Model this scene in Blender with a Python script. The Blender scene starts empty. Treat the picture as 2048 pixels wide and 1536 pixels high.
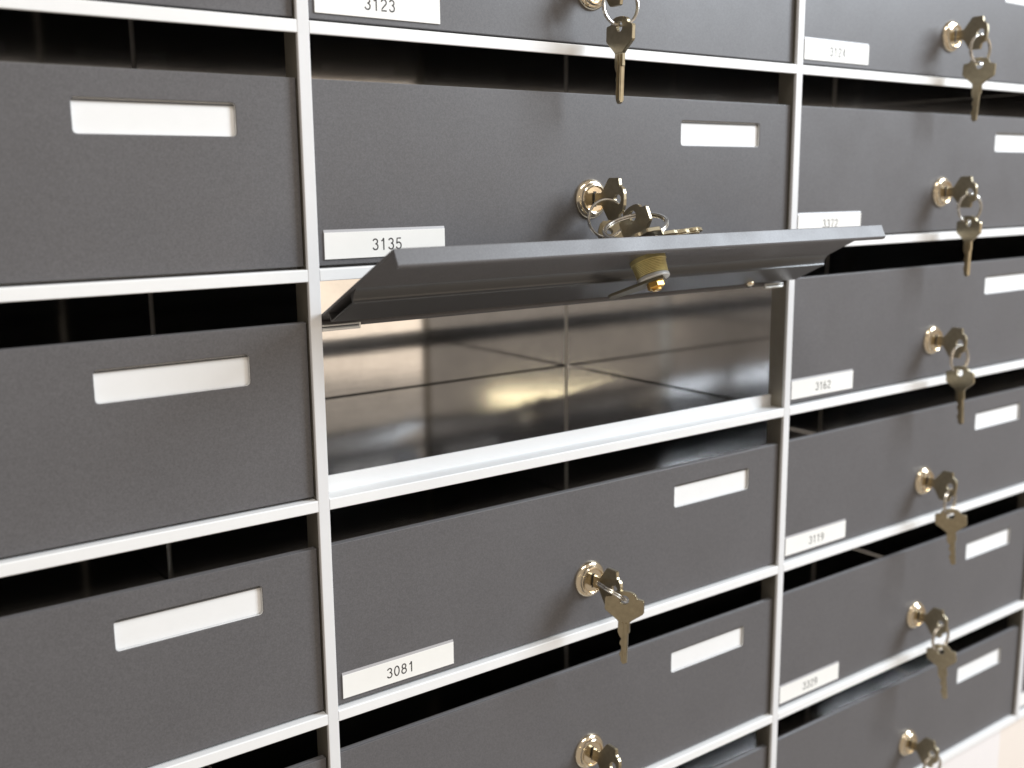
import bpy, bmesh, math
from mathutils import Vector, Matrix
from mathutils.geometry import tessellate_polygon

S = bpy.context.scene
C = S.collection
R = math.radians
MM = 0.001

# ------------------------------------------------------------------ camera
cd = bpy.data.cameras.new('camera')
cam = bpy.data.objects.new('camera', cd)
C.objects.link(cam)
cd.sensor_width = 36.0
cd.lens = 37.4675
cd.clip_start = 0.01
cd.clip_end = 100.0
_m = Matrix(((0.8031676680864891, 0.11669372696590005, -0.5842125221418308),
             (-0.5956692974703792, 0.1408565403916251, -0.7907828545688426),
             (-0.009989243798007579, 0.9831286839044574, 0.18264228944204985))).to_4x4()
_m.translation = Vector((-0.2193686342585217, -0.4493821947243086, -0.06751129270456879))
cam.matrix_world = _m
cd.dof.use_dof = True
cd.dof.focus_distance = 0.54
cd.dof.aperture_fstop = 7.5
S.camera = cam

# ------------------------------------------------------------------ light of the room
W_ = bpy.data.worlds.new('World')
S.world = W_
W_.use_nodes = True
bg = W_.node_tree.nodes['Background']
bg.inputs[0].default_value = (0.86, 0.75, 0.63, 1)
bg.inputs[1].default_value = 0.47


def area(name, loc, target, sx, sy, power, col):
    l = bpy.data.lights.new(name, 'AREA')
    l.shape = 'RECTANGLE'
    l.size, l.size_y = sx, sy
    l.energy = power
    l.color = col
    o = bpy.data.objects.new(name, l)
    C.objects.link(o)
    o.location = loc
    d = Vector(target) - Vector(loc)
    o.rotation_euler = d.to_track_quat('-Z', 'Y').to_euler()
    return o


area('window_light', (2.0, -1.40, 0.98), (0.35, 0.0, -0.15), 1.0, 1.05, 70.0, (0.86, 0.95, 1.04))
area('ceiling_lamp', (-0.2, -1.05, 1.5), (0.2, 0.0, -0.2), 1.0, 0.3, 10.0, (1.0, 0.97, 0.91))
area('wall_bounce_light', (1.10, -1.75, -0.17), (0.25, 0.0, -0.15), 1.0, 0.66, 1.9, (1.0, 0.82, 0.63))  # added beige light standing in for a lit wall mirrored in the steel
area('strip_lamp', (-0.8, -1.2, 0.178), (0.2, 0.0, -0.2), 0.34, 0.016, 0.20, (1.0, 0.86, 0.52))

S.view_settings.view_transform = 'Standard'
S.view_settings.look = 'None'
S.view_settings.exposure = 0.17
S.view_settings.gamma = 1.0
S.cycles.max_bounces = 12
S.cycles.glossy_bounces = 8
S.cycles.use_denoising = True


# ------------------------------------------------------------------ materials
def mat(name, col, rough=0.5, metal=0.0, spec=0.5, grain=None, bump=None, streak=None, aniso=0.0, smudge=None):
    """col: base colour; grain=(scale, amount): fine colour speckle; bump=(scale, strength, distance)"""
    m = bpy.data.materials.new(name)
    m.use_nodes = True
    nt = m.node_tree
    N, L = nt.nodes, nt.links
    b = N['Principled BSDF']
    b.inputs['Base Color'].default_value = (*col, 1)
    b.inputs['Roughness'].default_value = rough
    b.inputs['Metallic'].default_value = metal
    b.inputs['Specular IOR Level'].default_value = spec
    if aniso:
        b.inputs['Anisotropic'].default_value = aniso
    tc = N.new('ShaderNodeTexCoord')
    if grain:
        n = N.new('ShaderNodeTexNoise')
        n.inputs['Scale'].default_value = grain[0]
        n.inputs['Detail'].default_value = 4.0
        n.inputs['Roughness'].default_value = 0.75
        L.new(tc.outputs['Object'], n.inputs['Vector'])
        n2 = N.new('ShaderNodeTexNoise')
        n2.inputs['Scale'].default_value = 14.0
        n2.inputs['Detail'].default_value = 5.0
        L.new(tc.outputs['Object'], n2.inputs['Vector'])
        mixn = N.new('ShaderNodeMath')
        mixn.operation = 'MULTIPLY_ADD'
        mixn.inputs[1].default_value = grain[2] if len(grain) > 2 else 0.25
        L.new(n2.outputs['Fac'], mixn.inputs[0])
        L.new(n.outputs['Fac'], mixn.inputs[2])
        r = N.new('ShaderNodeMapRange')
        r.inputs['From Min'].default_value = 0.3
        r.inputs['From Max'].default_value = 0.95
        r.inputs['To Min'].default_value = 1.0 - grain[1]
        r.inputs['To Max'].default_value = 1.0 + grain[1]
        L.new(mixn.outputs[0], r.inputs['Value'])
        mx = N.new('ShaderNodeVectorMath')
        mx.operation = 'SCALE'
        mx.inputs[0].default_value = col
        L.new(r.outputs['Result'], mx.inputs['Scale'])
        L.new(mx.outputs['Vector'], b.inputs['Base Color'])
    if smudge:
        n4 = N.new('ShaderNodeTexNoise')
        n4.inputs['Scale'].default_value = 22.0
        n4.inputs['Detail'].default_value = 6.0
        n4.inputs['Roughness'].default_value = 0.65
        oi = N.new('ShaderNodeObjectInfo')
        ad = N.new('ShaderNodeVectorMath')
        ad.operation = 'ADD'
        L.new(tc.outputs['Object'], ad.inputs[0])
        L.new(oi.outputs['Random'], ad.inputs[1])
        L.new(ad.outputs['Vector'], n4.inputs['Vector'])
        r4 = N.new('ShaderNodeMapRange')
        r4.inputs['From Min'].default_value = 0.35
        r4.inputs['From Max'].default_value = 0.7
        r4.inputs['To Min'].default_value = smudge[0]
        r4.inputs['To Max'].default_value = smudge[1]
        L.new(n4.outputs['Fac'], r4.inputs['Value'])
        L.new(r4.outputs['Result'], b.inputs['Roughness'])
    if bump:
        n3 = N.new('ShaderNodeTexNoise')
        n3.inputs['Scale'].default_value = bump[0]
        n3.inputs['Detail'].default_value = 3.0
        src = tc.outputs['Object']
        if streak:
            mp = N.new('ShaderNodeMapping')
            mp.inputs['Scale'].default_value = streak
            L.new(src, mp.inputs['Vector'])
            src = mp.outputs['Vector']
        L.new(src, n3.inputs['Vector'])
        bp = N.new('ShaderNodeBump')
        bp.inputs['Strength'].default_value = bump[1]
        bp.inputs['Distance'].default_value = bump[2]
        L.new(n3.outputs['Fac'], bp.inputs['Height'])
        L.new(bp.outputs['Normal'], b.inputs['Normal'])
    return m


M_door = mat('anthracite_powder_coat', (0.121, 0.117, 0.122), 0.40, 0.0, 0.42, grain=(1350, 0.36, 0.2), bump=(1500, 0.16, 0.0002), smudge=(0.36, 0.46))
M_white = mat('light_aluminium_trim', (0.87, 0.87, 0.87), 0.42, 0.0, 0.5, grain=(60, 0.03))
M_post = mat('satin_aluminium_post', (0.77, 0.77, 0.78), 0.4, 0.0, 0.5, grain=(60, 0.03))
M_inner = mat('smooth_dark_enamel', (0.075, 0.075, 0.078), 0.30, 0.0, 0.5, grain=(60, 0.06))
M_jamb = mat('shaded_raw_aluminium', (0.30, 0.275, 0.23), 0.45, 0.7, grain=(120, 0.1))  # raw aluminium of the divider sides, with their shade put into the colour
M_alu = mat('bare_aluminium', (0.70, 0.66, 0.60), 0.38, 0.6)
M_steel = mat('rolled_steel_sheet', (0.64, 0.635, 0.635), 0.07, 1.0, 0.5, grain=(40, 0.12, 0.6), bump=(30, 0.004, 0.002), streak=(1.0, 1.0, 9.0))
M_card = mat('white_card', (0.86, 0.86, 0.86), 0.55, grain=(90, 0.02))
M_label = mat('printed_label', (0.90, 0.89, 0.86), 0.40, grain=(90, 0.02))
M_clear = mat('label_edge_plastic', (0.40, 0.39, 0.40), 0.3)
M_ink = mat('black_ink', (0.035, 0.03, 0.03), 0.6)
M_chrome = mat('nickel_plate', (0.80, 0.70, 0.54), 0.13, 1.0, bump=(300, 0.04, 0.0005))
M_key = mat('nickel_brass', (0.40, 0.345, 0.24), 0.30, 1.0, grain=(260, 0.22, 0.3), bump=(420, 0.10, 0.0004))
M_wire = mat('spring_steel', (0.70, 0.67, 0.62), 0.22, 1.0)
M_cam = mat('dark_cam_steel', (0.15, 0.135, 0.10), 0.42, 0.7)
M_brass = mat('zinc_brass', (0.66, 0.57, 0.28), 0.45, 0.75, grain=(300, 0.2), bump=(300, 0.15, 0.0004))
M_nut = mat('brass_nut', (0.85, 0.52, 0.14), 0.30, 1.0)
M_pin = mat('bright_pin_steel', (0.80, 0.80, 0.78), 0.3, 0.3)
M_dark = mat('slot_and_gap_shade', (0.02, 0.018, 0.015), 0.5)  # shade of the keyhole and the floor gap put into a dark colour
M_wall = mat('white_wall_paint', (0.84, 0.80, 0.79), 0.7, grain=(60, 0.02))
M_beige = mat('beige_wall_paint', (0.83, 0.75, 0.68), 0.7, grain=(60, 0.02))


# ------------------------------------------------------------------ mesh helpers (millimetres in, metres out)
def newmesh(name, bm, mats, smooth=False):
    bmesh.ops.recalc_face_normals(bm, faces=bm.faces)
    for v in bm.verts:
        v.co *= MM
    me = bpy.data.meshes.new(name)
    bm.to_mesh(me)
    bm.free()
    for m in (mats if isinstance(mats, (list, tuple)) else [mats]):
        me.materials.append(m)
    if smooth:
        for p in me.polygons:
            p.use_smooth = True
        try:
            me.set_sharp_from_angle(angle=R(35))
        except Exception:
            pass
    return me


def box(bm, x0, x1, y0, y1, z0, z1, mi=0, bev=0.0):
    vs = [bm.verts.new((x, y, z)) for x in (x0, x1) for y in (y0, y1) for z in (z0, z1)]
    q = [(0, 1, 3, 2), (4, 6, 7, 5), (0, 4, 5, 1), (2, 3, 7, 6), (0, 2, 6, 4), (1, 5, 7, 3)]
    fs = [bm.faces.new([vs[i] for i in f]) for f in q]
    for f in fs:
        f.material_index = mi
    if bev:
        es = {e for f in fs for e in f.edges}
        r = bmesh.ops.bevel(bm, geom=list(es), offset=bev, segments=2, profile=0.5, affect='EDGES')
        for f in r['faces']:
            f.material_index = mi
    return fs


def prism(bm, poly, x0, x1, mi=0, bev=0.0, axes=(1, 2), along=0):
    """extrude a closed (y,z) polygon along x"""
    def P(x, p):
        v = [0, 0, 0]
        v[along] = x
        v[axes[0]] = p[0]
        v[axes[1]] = p[1]
        return v
    a = [bm.verts.new(P(x0, p)) for p in poly]
    b = [bm.verts.new(P(x1, p)) for p in poly]
    n = len(poly)
    fs = []
    for i in range(n):
        fs.append(bm.faces.new((a[i], a[(i + 1) % n], b[(i + 1) % n], b[i])))
    for vs in (a, b):
        fs.append(bm.faces.new(vs))
    for f in fs:
        f.material_index = mi
    return fs


def plate(bm, outer, holes, t0, t1, place, mi=0, mi_hole=None, bev=0.0):
    """flat plate with holes. outer/holes: lists of (u,v); place(u,v,t)->xyz"""
    loops = [outer] + list(holes)
    pts = [Vector((p[0], p[1], 0)) for l in loops for p in l]
    tris = tessellate_polygon([[Vector((p[0], p[1], 0)) for p in l] for l in loops])
    A = [bm.verts.new(place(p.x, p.y, t0)) for p in pts]
    B = [bm.verts.new(place(p.x, p.y, t1)) for p in pts]
    caps, walls = [], []
    for t in tris:
        try:
            caps.append(bm.faces.new([A[i] for i in t]))
            caps.append(bm.faces.new([B[i] for i in reversed(t)]))
        except ValueError:
            pass
    k = 0
    for li, l in enumerate(loops):
        n = len(l)
        for i in range(n):
            a, b = k + i, k + (i + 1) % n
            f = bm.faces.new((A[a], A[b], B[b], B[a]))
            f.material_index = mi_hole if (li and mi_hole is not None) else mi
            walls.append(f)
        k += n
    for f in caps:
        f.material_index = mi
    if bev:
        cs = set(caps)
        es = [e for f in walls for e in f.edges if any(g in cs for g in e.link_faces)]
        bmesh.ops.bevel(bm, geom=list(set(es)), offset=bev, segments=2, profile=0.5, affect='EDGES')
    return caps


def lathe(bm, prof, seg=40, axis=Vector((0, -1, 0)), org=Vector((0, 0, 0)), mi=0):
    """prof: (radius, height along axis)"""
    axis = axis.normalized()
    u = Vector((1, 0, 0)) if abs(axis.x) < 0.9 else Vector((0, 1, 0))
    u = (u - axis * u.dot(axis)).normalized()
    w = axis.cross(u)
    rings = []
    for r, h in prof:
        if r < 1e-6:
            rings.append([bm.verts.new(org + axis * h)])
        else:
            rings.append([bm.verts.new(org + axis * h + (u * math.cos(2 * math.pi * i / seg) + w * math.sin(2 * math.pi * i / seg)) * r) for i in range(seg)])
    for a, b in zip(rings, rings[1:]):
        for i in range(seg):
            j = (i + 1) % seg
            if len(a) == 1 and len(b) == 1:
                continue
            if len(a) == 1:
                f = bm.faces.new((a[0], b[i], b[j]))
            elif len(b) == 1:
                f = bm.faces.new((a[i], b[0], a[j]))
            else:
                f = bm.faces.new((a[i], b[i], b[j], a[j]))
            f.material_index = mi


def rrect(u0, u1, v0, v1, r, seg=4):
    out = []
    for cx, cy, a0 in ((u1 - r, v1 - r, 0), (u0 + r, v1 - r, 90), (u0 + r, v0 + r, 180), (u1 - r, v0 + r, 270)):
        for k in range(seg + 1):
            a = R(a0 + 90 * k / seg)
            out.append((cx + r * math.cos(a), cy + r * math.sin(a)))
    return out


def obj(name, me, parent=None, loc=(0, 0, 0), rot=(0, 0, 0)):
    o = bpy.data.objects.new(name, me)
    C.objects.link(o)
    if parent:
        o.parent = parent
    o.location = [c * MM for c in loc]
    o.rotation_euler = rot
    return o


def thing(name, label, cat, loc=(0, 0, 0), group=None):
    o = obj(name, None, None, loc)
    o.empty_display_size = 0.02
    o['label'] = label
    o['category'] = cat
    if group:
        o['group'] = group
    return o


# ------------------------------------------------------------------ the bank: columns 340 mm wide, rows 110 mm high
CW, RH = 340.0, 110.0
HW = 2.95          # half width of a divider
RT = 5.6           # height of a rail front
cells = [(c, r) for c in (-1, 0, 1) for r in range(-1, 5)] + [(2, 4)]
cells.remove((-1, 4))

frame = thing('mailbox_rack', 'pale metal grid of rails and uprights that holds all the grey mailboxes', 'rack')
for i in range(-1, 4):
    bm = bmesh.new()
    top = RH + 4 if i < 3 else -3 * RH - 100
    if i in (-1,):
        bot = -4 * RH - 0.3
    elif i == 3:
        bot, top = -5 * RH, -4 * RH + RT
    else:
        bot = -5 * RH
    if i == 2:
        pass
    box(bm, -HW, HW, 0, 2.2, bot, top, 0, 0.35)
    box(bm, -HW + 0.12, HW - 0.12, 2.1, 14, bot + 0.1, top - 0.1, 1)
    obj('divider', newmesh('divider', bm, [M_post, M_jamb]), frame, (i * CW, 0, 0))

bm = bmesh.new()
prism(bm, [(0.25, 0), (1.6, 0), (1.8, 0.2), (1.8, 4.1), (14, 4.1), (14, 4.9), (13, 5.0), (13, 13.2), (12.8, 13.5), (11.6, 13.5), (11.4, 13.2), (11.4, 6.3), (10.8, 5.7), (0.5, 5.6), (0.25, 5.5), (0.02, 5.1), (0.02, 0.3)],
      HW + 0.14, CW - HW - 0.14)
rail_me = newmesh('rail', bm, M_white)
for c, r in sorted({(c, r + 1) for c, r in cells} | {(c, -1) for c in (-1, 0, 1)} | {(2, 4)}):
    obj('rail', rail_me, frame, (c * CW, 0, -r * RH))
bm = bmesh.new()
box(bm, 1.0, CW - 1.0, 14.2, 229, 4.2, 5.0)
lid_me = newmesh('top_sheet', bm, M_steel)
for c in (-1, 0, 1):
    obj('top_sheet', lid_me, frame, (c * CW, 0, RH))
obj('top_sheet', lid_me, frame, (2 * CW, 0, -4 * RH))

# --- compartment sheets
bm = bmesh.new(); box(bm, 1.2, CW - 1.2, 14.2, 229.5, -105.8, -105.0); floor_me = newmesh('floor_panel', bm, M_steel)
bm = bmesh.new(); box(bm, 1.7, CW - 1.7, 228.0, 228.9, -104.2, 4.15); prism(bm, [(CW - 4.0, 228.05), (CW - 2.45, 226.5), (CW - 2.45, 228.05)], -104.2, 4.1, 1, axes=(0, 1), along=2); box(bm, 2.5, CW - 2.5, 227.7, 228.4, -104.98, -104.15, 2); back_me = newmesh('back_panel', bm, [M_steel, M_alu, M_dark])  # last box: dark strip put in as the shade of the floor gap
bm = bmesh.new(); box(bm, 1.75, 2.5, 14.05, 227.95, -104.2, 4.15); sideL_me = newmesh('side_panel', bm, M_steel)
bm = bmesh.new(); box(bm, CW - 2.5, CW - 1.75, 14.05, 227.95, -104.2, 4.15); sideR_me = newmesh('side_panel', bm, M_steel)

# --- the door, origin on its hinge line.  s = distance from the top edge, d = depth behind the face
PY, PZ = 6.0, -20.6            # hinge line in the cell
YF, ZT = 3.4, -19.0            # face plane and top edge when shut


def sd(s, d):
    return (YF + d - PY, ZT - s - PZ)


bm = bmesh.new()
WIN = rrect(239.6, 307.8, -45.2 - PZ, -31.0 - PZ, 1.8)
DX0, DX1 = 3.35, CW - 3.35
plate(bm, [(DX0, ZT - 84 - PZ), (DX1, ZT - 84 - PZ), (DX1, ZT - PZ), (DX0, ZT - PZ)], [WIN], YF - PY, YF + 1.4 - PY,
      lambda u, v, t: (u, t, v), 0, 1, 0.35)
arc = [(45.6 - 7.8 * math.sin(a), 1.25 + 4.6 * (1 - math.cos(a))) for a in [R(90 * k / 10) for k in range(11)]]
prism(bm, [sd(s, d) for s, d in [(45.6, 1.2)] + arc[1:] + [(37.5, 6.1), (37.0, 6.2), (13.2, 6.0), (12.6, 5.5), (12.6, 1.2), (13.3, 1.2), (13.3, 5.3), (36.4, 5.4), (37.0, 1.2)]], DX0 + 1.6, DX1 - .9, 2)
prism(bm, [sd(s, d) for s, d in [(82.5, 0.6), (83.9, 0.4), (84.04, 0.6), (84.04, 7.4), (83.7, 8.0), (82.9, 8.4), (81.6, 8.4), (81.4, 7.6), (82.5, 7.2)]], DX0 + .15, DX1 - .15)
prism(bm, [sd(1.7 + 1.9 * math.cos(R(a)), 2.9 + 1.9 * math.sin(R(a))) for a in range(0, 360, 30)], DX0 + .2, DX1 - .2)
door_me = newmesh('door', bm, [M_door, M_card, M_inner])

bm = bmesh.new()
box(bm, 236.5, 311.0, YF + 1.75 - PY, YF + 2.1 - PY, -46.5 - PZ, -29.7 - PZ)
card_me = newmesh('name_card', bm, M_card)

bm = bmesh.new()      # clear strip holder with a bevelled top edge, card in front of it
prism(bm, [(YF - PY - .02, -100.4 - PZ), (YF - PY - .02, -86.7 - PZ), (YF - 0.15 - PY, -86.8 - PZ), (YF - 0.5 - PY, -88.0 - PZ), (YF - .5 - PY, -100.4 - PZ)], 7.2, 73.8)
box(bm, 7.25, 73.75, YF - .72 - PY, YF - .45 - PY, -100.35 - PZ, -88.0 - PZ, 1, 0.08)
label_me = newmesh('number_label', bm, [M_clear, M_label])


def arcpts(cx, cy, rx, ry, a0, a1, n=10):
    return [(cx + rx * math.cos(R(a0 + (a1 - a0) * k / n)), cy + ry * math.sin(R(a0 + (a1 - a0) * k / n))) for k in range(n + 1)]


# strokes of a plain grotesque figure, 3.2 wide and 5.7 high
DIGIT = {
    '0': [arcpts(1.6, 2.85, 1.35, 2.55, 0, 360, 24)],
    '1': [[(0.55, 4.35), (1.25, 4.6), (1.85, 5.65)], [(1.85, 5.7), (1.85, 0.0)]],
    '2': [arcpts(1.6, 3.95, 1.3, 1.4, 170, -25, 12) + [(1.9, 2.5), (0.75, 1.35), (0.3, 0.35), (3.05, 0.35)]],
    '3': [arcpts(1.55, 4.2, 1.2, 1.15, 165, -90, 12), arcpts(1.55, 1.7, 1.35, 1.4, 90, -165, 14)],
    '4': [[(3.1, 1.5), (0.25, 1.5), (2.2, 5.4)], [(2.25, 5.6), (2.25, 0.0)]],
    '5': [[(2.85, 5.35), (0.75, 5.35), (0.45, 2.75)], arcpts(1.5, 1.85, 1.4, 1.55, 140, -160, 16)],
    '6': [arcpts(1.6, 1.75, 1.3, 1.45, 0, 360, 20), arcpts(2.0, 2.6, 1.7, 2.75, 185, 75, 10)],
    '7': [[(0.25, 5.35), (3.0, 5.35), (2.0, 3.3), (1.3, 0.0)]],
    '8': [arcpts(1.6, 4.2, 1.1, 1.2, 0, 360, 20), arcpts(1.6, 1.65, 1.35, 1.35, 0, 360, 20)],
    '9': [arcpts(1.6, 3.95, 1.3, 1.45, 0, 360, 20), arcpts(1.2, 3.1, 1.7, 2.75, 5, -105, 10)],
}


def number_mesh(txt):
    bm = bmesh.new()
    hw = 0.34
    y = YF - 0.76 - PY
    for i, ch in enumerate(txt):
        ox = 40.6 + (i - 1.5) * 4.3 - 1.6
        oz = -94.3 - 2.85 - PZ
        for st_i, st in enumerate(DIGIT[ch]):
            n = len(st)
            L1, L2 = [], []
            for k in range(n):
                p, q = Vector(st[max(k - 1, 0)]), Vector(st[min(k + 1, n - 1)])
                t = (q - p).normalized()
                nrm = Vector((-t.y, t.x)) * hw
                c_ = Vector(st[k])
                for Lx, sg in ((L1, 1), (L2, -1)):
                    v = c_ + nrm * sg
                    Lx.append(bm.verts.new((ox + v.x, y - 0.004 * st_i, oz + v.y)))
            for k in range(n - 1):
                bm.faces.new((L1[k], L1[k + 1], L2[k + 1], L2[k]))
    return newmesh('number_print', bm, M_ink)


# --- lock: collar, plug with slot, and the zinc body, nut and cam behind the door
LX, LZ = 170.0, -75.0 - PZ
YL = YF - PY
bm = bmesh.new()
lathe(bm, [(10.9, -0.2), (10.95, 0.8), (10.6, 1.5), (9.9, 2.3), (9.2, 2.7), (8.9, 2.75), (8.75, 3.0), (8.6, 3.9), (8.2, 4.3), (7.6, 4.4), (7.2, 4.2), (7.1, 3.4), (6.6, 3.3)], 48)
collar_me = newmesh('lock_collar', bm, M_chrome, True)
bm = bmesh.new()
lathe(bm, [(6.85, 2.4), (6.85, 3.5), (6.6, 3.75), (0, 3.8)], 40)
box(bm, -1.0, 1.0, -4.0, -3.6, -4.2, 4.2, 1)
plug_me = newmesh('lock_plug', bm, [M_chrome, M_dark], True)
bm = bmesh.new()
prof = [(9.6, 1.3), (9.6, 3.6)]
for k in range(9):
    h = 3.8 + k * 0.82
    prof += [(9.1 - k * 0.06, h), (8.75 - k * 0.06, h + 0.41)]
prof += [(8.4, 11.4), (0, 11.4)]
lathe(bm, prof, 36, Vector((0, 1, 0)))
body_me = newmesh('lock_body', bm, M_brass, True)
bm = bmesh.new()
lathe(bm, [(3.0, 11.3), (8.5, 11.3), (8.7, 11.6), (8.7, 13.0), (8.4, 13.3), (3.0, 13.3)], 36, Vector((0, 1, 0)))
washer_me = newmesh('lock_washer', bm, M_pin, True)
bm = bmesh.new()
lathe(bm, [(0, 13.2), (4.6, 13.2), (4.6, 17.3), (4.1, 17.9), (0, 17.9)], 6, Vector((0, 1, 0)))
lathe(bm, [(0, 17.5), (2.4, 17.5), (2.4, 19.0), (0, 19.0)], 16, Vector((0, 1, 0)))
nut_me = newmesh('lock_nut', bm, M_nut)
bm = bmesh.new()
L_ = 25.0
plate(bm, [(-5, -5.5), (5, -5.5), (6, 4), (4.2, L_ - 1.5), (2.8, L_), (-2.8, L_), (-4.2, L_ - 1.5), (-6, 4)], [], 13.35, 14.9,
      lambda u, v, t: (u, t, v), 0, None, 0.25)
cam_me = newmesh('lock_cam', bm, M_cam)

bm = bmesh.new()     # bent hinge pin
lathe(bm, [(0, 0), (0.85, 0), (0.85, 20), (0, 20)], 12, Vector((1, 0, 0)), Vector((0, -1.6, -1.3)))
lathe(bm, [(0, 0), (0.45, 0), (0.45, 20), (0, 20)], 10, Vector((1, 0, 0)), Vector((0, -1.9, 0.6)))
box(bm, 19.3, 20.0, -2.6, -1.2, -1.6, 0.9)
pin_me = newmesh('hinge_pin', bm, M_pin, True)
bm = bmesh.new()
lathe(bm, [(3.0, -0.3), (3.0, 0.7), (2.5, 1.7), (1.3, 2.2), (0, 2.3)], 16, Vector((0, 1, 0)))
screw_me = newmesh('screw', bm, M_chrome, True)

NUM = {(0, -1): '3123', (0, 0): '3135', (0, 2): '3081', (1, -1): '3124', (1, 0): '3372', (1, 1): '3162', (1, 2): '3119', (1, 3): '3329'}
LAB = {
    (-1, -1): 'grey mailbox at the top left corner, only the bottom edge of its door in view',
    (-1, 0): 'top left grey mailbox with the whole white name window in view, no keys',
    (-1, 1): 'grey left mailbox level with the open one, white name window and black slot',
    (-1, 2): 'grey left mailbox below the one level with the open box, greenish slot, no keys',
    (-1, 3): 'grey mailbox at the bottom left edge, only its dark slot and door top showing',
    (0, -1): 'grey middle mailbox numbered 3123, cut off by the top edge of the photo',
    (0, 0): 'grey closed mailbox numbered 3135 directly above the open one',
    (0, 1): 'open mailbox with its grey door flipped up, shiny empty steel inside',
    (0, 2): 'grey closed mailbox numbered 3081 directly under the open one',
    (0, 3): 'grey middle mailbox under 3081 with a lock at the bottom edge of the photo',
    (0, 4): 'lowest middle mailbox, just a dark slot corner at the bottom edge of the photo',
    (1, -1): 'grey mailbox numbered 3124 at the top right',
    (1, 0): 'grey right mailbox numbered 3372, its label touched by the flipped up door',
    (1, 1): 'grey right mailbox numbered 3162, level with the open one',
    (1, 2): 'grey right mailbox numbered 3119, below 3162',
    (1, 3): 'grey right mailbox numbered 3329, second from the bottom of its column',
    (1, 4): 'lowest grey mailbox of the right column, just above the white wall',
    (2, 4): 'mailbox cut by the right edge of the photo with a blank white label corner',
}
OPEN = R(-116.0)
door_mx = {}
for c, r in cells:
    b = thing('mailbox', LAB[(c, r)], 'mailbox', (c * CW, 0, -r * RH), 'mailboxes of the bank')
    is_open = (c, r) == (0, 1)
    rot = (OPEN if is_open else 0.0, 0, 0)
    pv = (0, PY, PZ)
    d = obj('door', door_me, b, pv, rot)
    if is_open:
        d['label'] = 'flipped up grey door with its lock body hanging underneath'
    obj('name_card', card_me, d)
    obj('floor_panel', floor_me, b)
    obj('back_panel', back_me, b)
    obj('side_panel', sideL_me, b)
    obj('side_panel', sideR_me, b)
    if c >= 0:
        lb = obj('number_label', label_me, b, pv, rot)
        if (c, r) in NUM:
            obj('number_print', number_mesh(NUM[(c, r)]), lb)
        lk = obj('lock', None, b, pv, rot)
        lk.empty_display_size = 0.01
        for nm, me in (('lock_collar', collar_me), ('lock_plug', plug_me), ('lock_body', body_me), ('lock_washer', washer_me), ('lock_nut', nut_me), ('lock_cam', cam_me)):
            if not is_open and nm not in ('lock_collar', 'lock_plug'):
                continue
            o = obj(nm, me, lk, (LX, YL, LZ))
            if nm == 'lock_cam':
                o.rotation_euler = (0, R(-38), 0)
    if is_open:
        obj('hinge_pin', pin_me, b, (3.2, 2.6, PZ - 0.9))
        p2 = obj('hinge_pin', pin_me, b, (CW - 8.5, 2.6, PZ - 0.9))
        p2.scale = (-0.85, 1, 1)
        obj('screw', screw_me, d, (290, sd(15, 6.15)[0], sd(15, 6.15)[1]))
    door_mx[(c, r)] = Matrix.Translation(Vector((c * CW, PY, -r * RH + PZ)) * MM) @ Matrix.Rotation(rot[0], 4, 'X')

# ------------------------------------------------------------------ keys
# key frame: +v runs from the shoulder to the end of the bow, w across the bow, t through its thickness
BOW = [(0, -3.4), (1.2, -4.6), (5.6, -10.6), (6.6, -11.3), (13.2, -11.3), (14.0, -10.8), (14.6, -7.8), (15.2, -7.0), (16.4, -6.6), (17.6, -5.2), (18.2, -3.2), (18.4, 0)]
BOW = BOW + [(v, -w) for v, w in reversed(BOW[:-1])]
HOLE = [(13.2 + 2.7 * math.cos(a), 2.7 * math.sin(a)) for a in [2 * math.pi * k / 16 for k in range(16)]]
BLADE = [(0.4, -3.3), (-6.2, -3.5), (-6.6, -2.6), (-24.6, -2.4), (-25.6, -0.6), (-25.2, 0.4), (-23.4, 1.5), (-21.8, 1.3), (-20.2, 2.3), (-18.6, 1.9),
         (-17.0, 0.9), (-15.2, 1.0), (-13.6, 2.2), (-12.0, 2.0), (-10.4, 1.2), (-8.8, 2.4), (-6.4, 3.4), (0.4, 3.3)]
STUB = [(0.4, -3.3), (-5.2, -3.5), (-5.2, 3.4), (0.4, 3.3)]
KP = lambda u, v, t: (t, v, u)           # v axis -> local z, w -> local y, thickness -> local x
bm = bmesh.new(); plate(bm, BOW, [HOLE], -1.1, 1.1, KP, 0, None, 0.28); bow_me = newmesh('bow', bm, M_key)
bm = bmesh.new(); plate(bm, BLADE, [], -0.95, 0.95, KP, 0, None, 0.2)
for sx in (-1, 1):
    box(bm, *sorted((sx * 0.9, sx * 1.5)), -2.3, -0.9, -24.0, -0.5, 0, 0.15)
    box(bm, *sorted((sx * 0.9, sx * 1.45)), 0.1, 0.9, -23.0, -0.5, 0, 0.1)
blade_me = newmesh('blade', bm, M_key)
bm = bmesh.new(); plate(bm, STUB, [], -0.95, 0.95, KP, 0, None, 0.2)
box(bm, -1.25, -0.9, -1.9, -0.9, -5.2, -0.3, 0, 0.1)
stub_me = newmesh('blade', bm, M_key)


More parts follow.
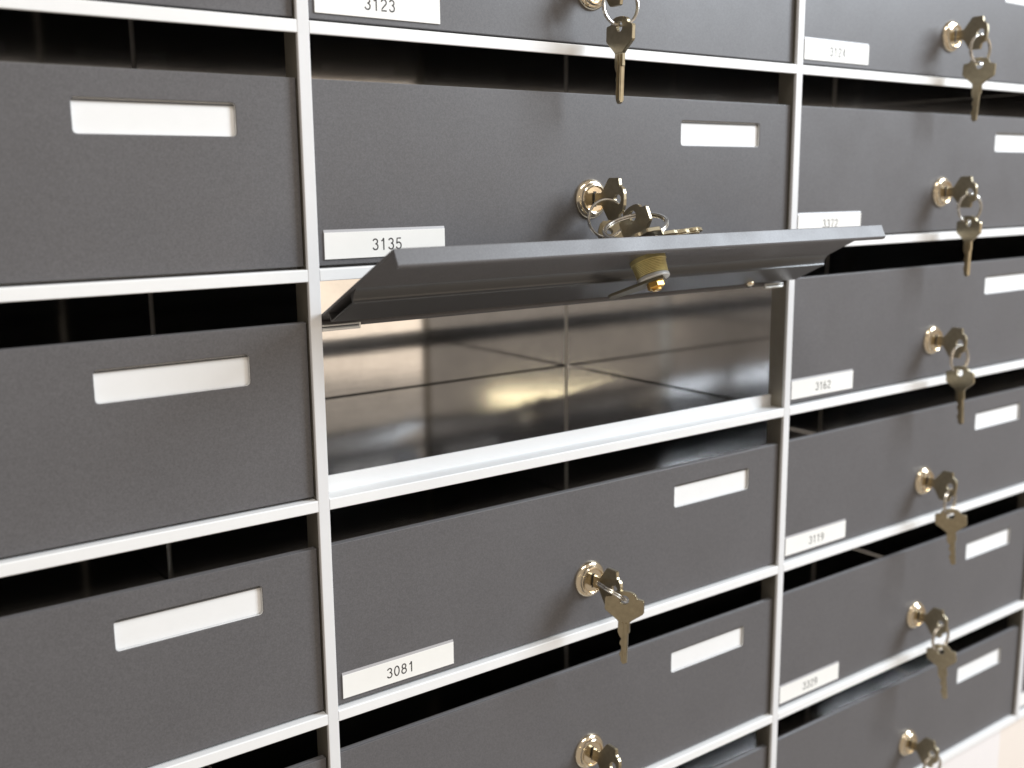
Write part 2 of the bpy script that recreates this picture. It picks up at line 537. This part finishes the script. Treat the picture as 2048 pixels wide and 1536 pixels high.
def ring_mesh(Rm, rm):
    """a split ring: two flat coils lying against each other"""
    bm = bmesh.new()
    for off in (-0.62, 0.62):
        rings = []
        n = 48
        for i in range(n):
            a = 2 * math.pi * i / n
            c_ = Vector((math.cos(a) * Rm, off, math.sin(a) * Rm))
            rad = Vector((math.cos(a), 0, math.sin(a)))
            rings.append([bm.verts.new(c_ + (rad * math.cos(2 * math.pi * k / 8) + Vector((0, 0.9, 0)) * math.sin(2 * math.pi * k / 8)) * rm) for k in range(8)])
        for i in range(n):
            for k in range(8):
                bm.faces.new((rings[i][k], rings[(i + 1) % n][k], rings[(i + 1) % n][(k + 1) % 8], rings[i][(k + 1) % 8]))
    return newmesh('key_ring', bm, M_wire, True)


ring_me = ring_mesh(10.0, 0.64)


def key(label, mx, inserted, group):
    k = thing('key', label, 'key', (0, 0, 0), group)
    k.matrix_world = mx
    obj('bow', bow_me, k)
    obj('blade', stub_me if inserted else blade_me, k)
    return k


def T(x, y, z):
    return Matrix.Translation(Vector((x, y, z)) * MM)


RX, RY, RZ = (lambda a: Matrix.Rotation(R(a), 4, 'X')), (lambda a: Matrix.Rotation(R(a), 4, 'Y')), (lambda a: Matrix.Rotation(R(a), 4, 'Z'))
SEAT = -6.6      # y of the shoulder of an inserted key


def inserted(c, r, roll, label):
    """bow points out of the door; roll turns it in the lock"""
    m = door_mx[(c, r)] @ T(LX, SEAT - PY, LZ) @ RY(roll) @ RX(90)
    return key(label, m, True, 'keys left in the locks')


def hanging(c, r, x, y, z, rz, rx, label, ry=0.0):
    """x,y,z: place of the bow hole in the cell"""
    m = T(c * CW + x, y, -r * RH - z) @ RZ(rz) @ RY(ry) @ RX(rx) @ T(0, 0, -13.2)
    return key(label, m, False, 'keys hanging from the rings')


def ring(c, r, x, y, z, rz, ry, label, rx=0.0):
    o = obj('key_ring', ring_me)
    o.matrix_world = T(c * CW + x, y, -r * RH - z) @ RZ(rz) @ RX(rx) @ RY(ry)
    o['label'] = label
    o['category'] = 'key ring'
    o['group'] = 'split rings'
    return o


for (c, r), who, rl, hz, hx, hy, rz in (
        ((0, -1), 'lock cut by the top edge of the photo, middle column', 0, -6, 2, -20.3, -14),
        ((1, -1), 'topmost lock of the right column', 3, 8, 3, -20.3, -8),
        ((1, 0), 'second lock from the top in the right column', -5, -16, 0, -20.6, -18),
        ((1, 1), 'right column lock level with the open mailbox', 5, -3, -4, -21.4, -4),
        ((1, 2), 'third lock from the bottom in the right column', 9, 24, -5, -21.6, 10),
        ((1, 3), 'second lock from the bottom in the right column', 2, 12, -7, -21.2, -2)):
    inserted(c, r, rl, 'brass key stuck in the ' + who)
    ring(c, r, LX, -20.0, 86.4, rz, 0, 'thin split ring on the ' + who)
    hanging(c, r, LX, hy, 97.0, hz, hx, 'brass key dangling under the ' + who)
inserted(1, 4, 4, 'brass key in the lowest lock of the right column, next to the white wall')
ring(1, 4, LX, -20.0, 86.4, -6, 0, 'thin split ring on the lowest right lock, next to the white wall')
inserted(0, 3, 8, 'brass key in the middle column lock at the bottom edge of the photo')

# 3135: its second key rests against the raised door below
inserted(0, 0, 0, 'brass key stuck in the lock just above the flipped up door')
ring(0, 0, LX - 5.5, -16.5, 85.0, -25, 0, 'thin split ring on the key in the lock of mailbox 3135')
v_ = Vector((-0.8 * 0.94, 0.6 * 0.94, 0.34)).normalized()
f_ = Vector((-0.386, -0.514, 0.766))
f_ = (f_ - v_ * f_.dot(v_)).normalized()
w_ = v_.cross(f_)
bm_ = Matrix((f_, w_, v_)).transposed().to_4x4()
bm_.translation = (Vector((LX - 0.5, -11.5, -92.5)) - v_ * 13.2) * MM
key('brass key of mailbox 3135 lying aslant behind the flipped up door', bm_, False, 'keys hanging from the rings')
# 3081: key turned in the lock, the second one close in front of it
inserted(0, 2, 4, 'brass key stuck in the middle column lock below the open box')
hanging(0, 2, LX + 0.5, -27.0, 78.5, 34, 1, 'brass key hanging right in front of the lock of mailbox 3081')
e_ = Vector((0.74, -0.42, -0.58)).normalized()
p_ = Vector((LX, -16.5, -2 * RH - 77.0)) * MM
n_ = e_.cross((_m.translation - p_).normalized()).normalized()
g_ = n_.cross(e_)
o = obj('key_ring', ring_me)
o['label'] = 'thin split ring seen edge on at the lock of mailbox 3081'
o['category'] = 'key ring'
o['group'] = 'split rings'
o.matrix_world = Matrix.Translation(p_) @ Matrix((e_, n_, g_)).transposed().to_4x4()
# the open door: one key in its lock, one lying along the door's raised edge
inserted(0, 1, 0, 'brass key standing up in the lock of the open door')
DM = door_mx[(0, 1)]


def on_door(x, s, d):
    y, z = sd(s, d)
    return DM @ T(x, y, z)


a = DM @ (Vector((LX, SEAT - PY - 13.2, LZ)) * MM)
lie = key('brass key lying flat on top of the open door', on_door(164.0, 75.5, -3.4) @ RY(-90 + 13) @ Matrix.Rotation(R(90), 4, 'Z'), False, 'keys hanging from the rings')
bpy.context.view_layer.update()
b = lie.matrix_world @ (Vector((0, 0, 13.6)) * MM)
ax = (b - a).normalized()
view = (_m.translation - a).normalized()
yc = (view - ax * view.dot(ax)).normalized()
xc = yc.cross(ax)
half = (b - a).length / 2
rad = max(10.6 * MM, half)
cen = (a + b) / 2 + xc * math.sqrt(max(rad * rad - half * half, 0))
o = obj('key_ring', ring_me)
o['label'] = 'thin split ring joining the two keys of the open door'
o['category'] = 'key ring'
o['group'] = 'split rings'
mm_ = Matrix((xc, yc, ax)).transposed().to_4x4()
mm_.translation = cen
k_ = rad / (10.0 * MM)
o.matrix_world = mm_ @ Matrix.Diagonal((k_, 1, k_, 1))
print('ring chord mm', half * 2000)

# ------------------------------------------------------------------ the wall under the bank
zb = -5 * RH - 0.4
bm = bmesh.new(); box(bm, -400, 657.2, 3, 60, zb - 900, zb)
o = obj('wall', newmesh('wall', bm, M_wall)); o['kind'] = 'structure'
bm = bmesh.new(); box(bm, 657.4, 1500, 3.6, 60, zb - 900, zb)
o = obj('beige_wall', newmesh('beige_wall', bm, M_beige)); o['kind'] = 'structure'
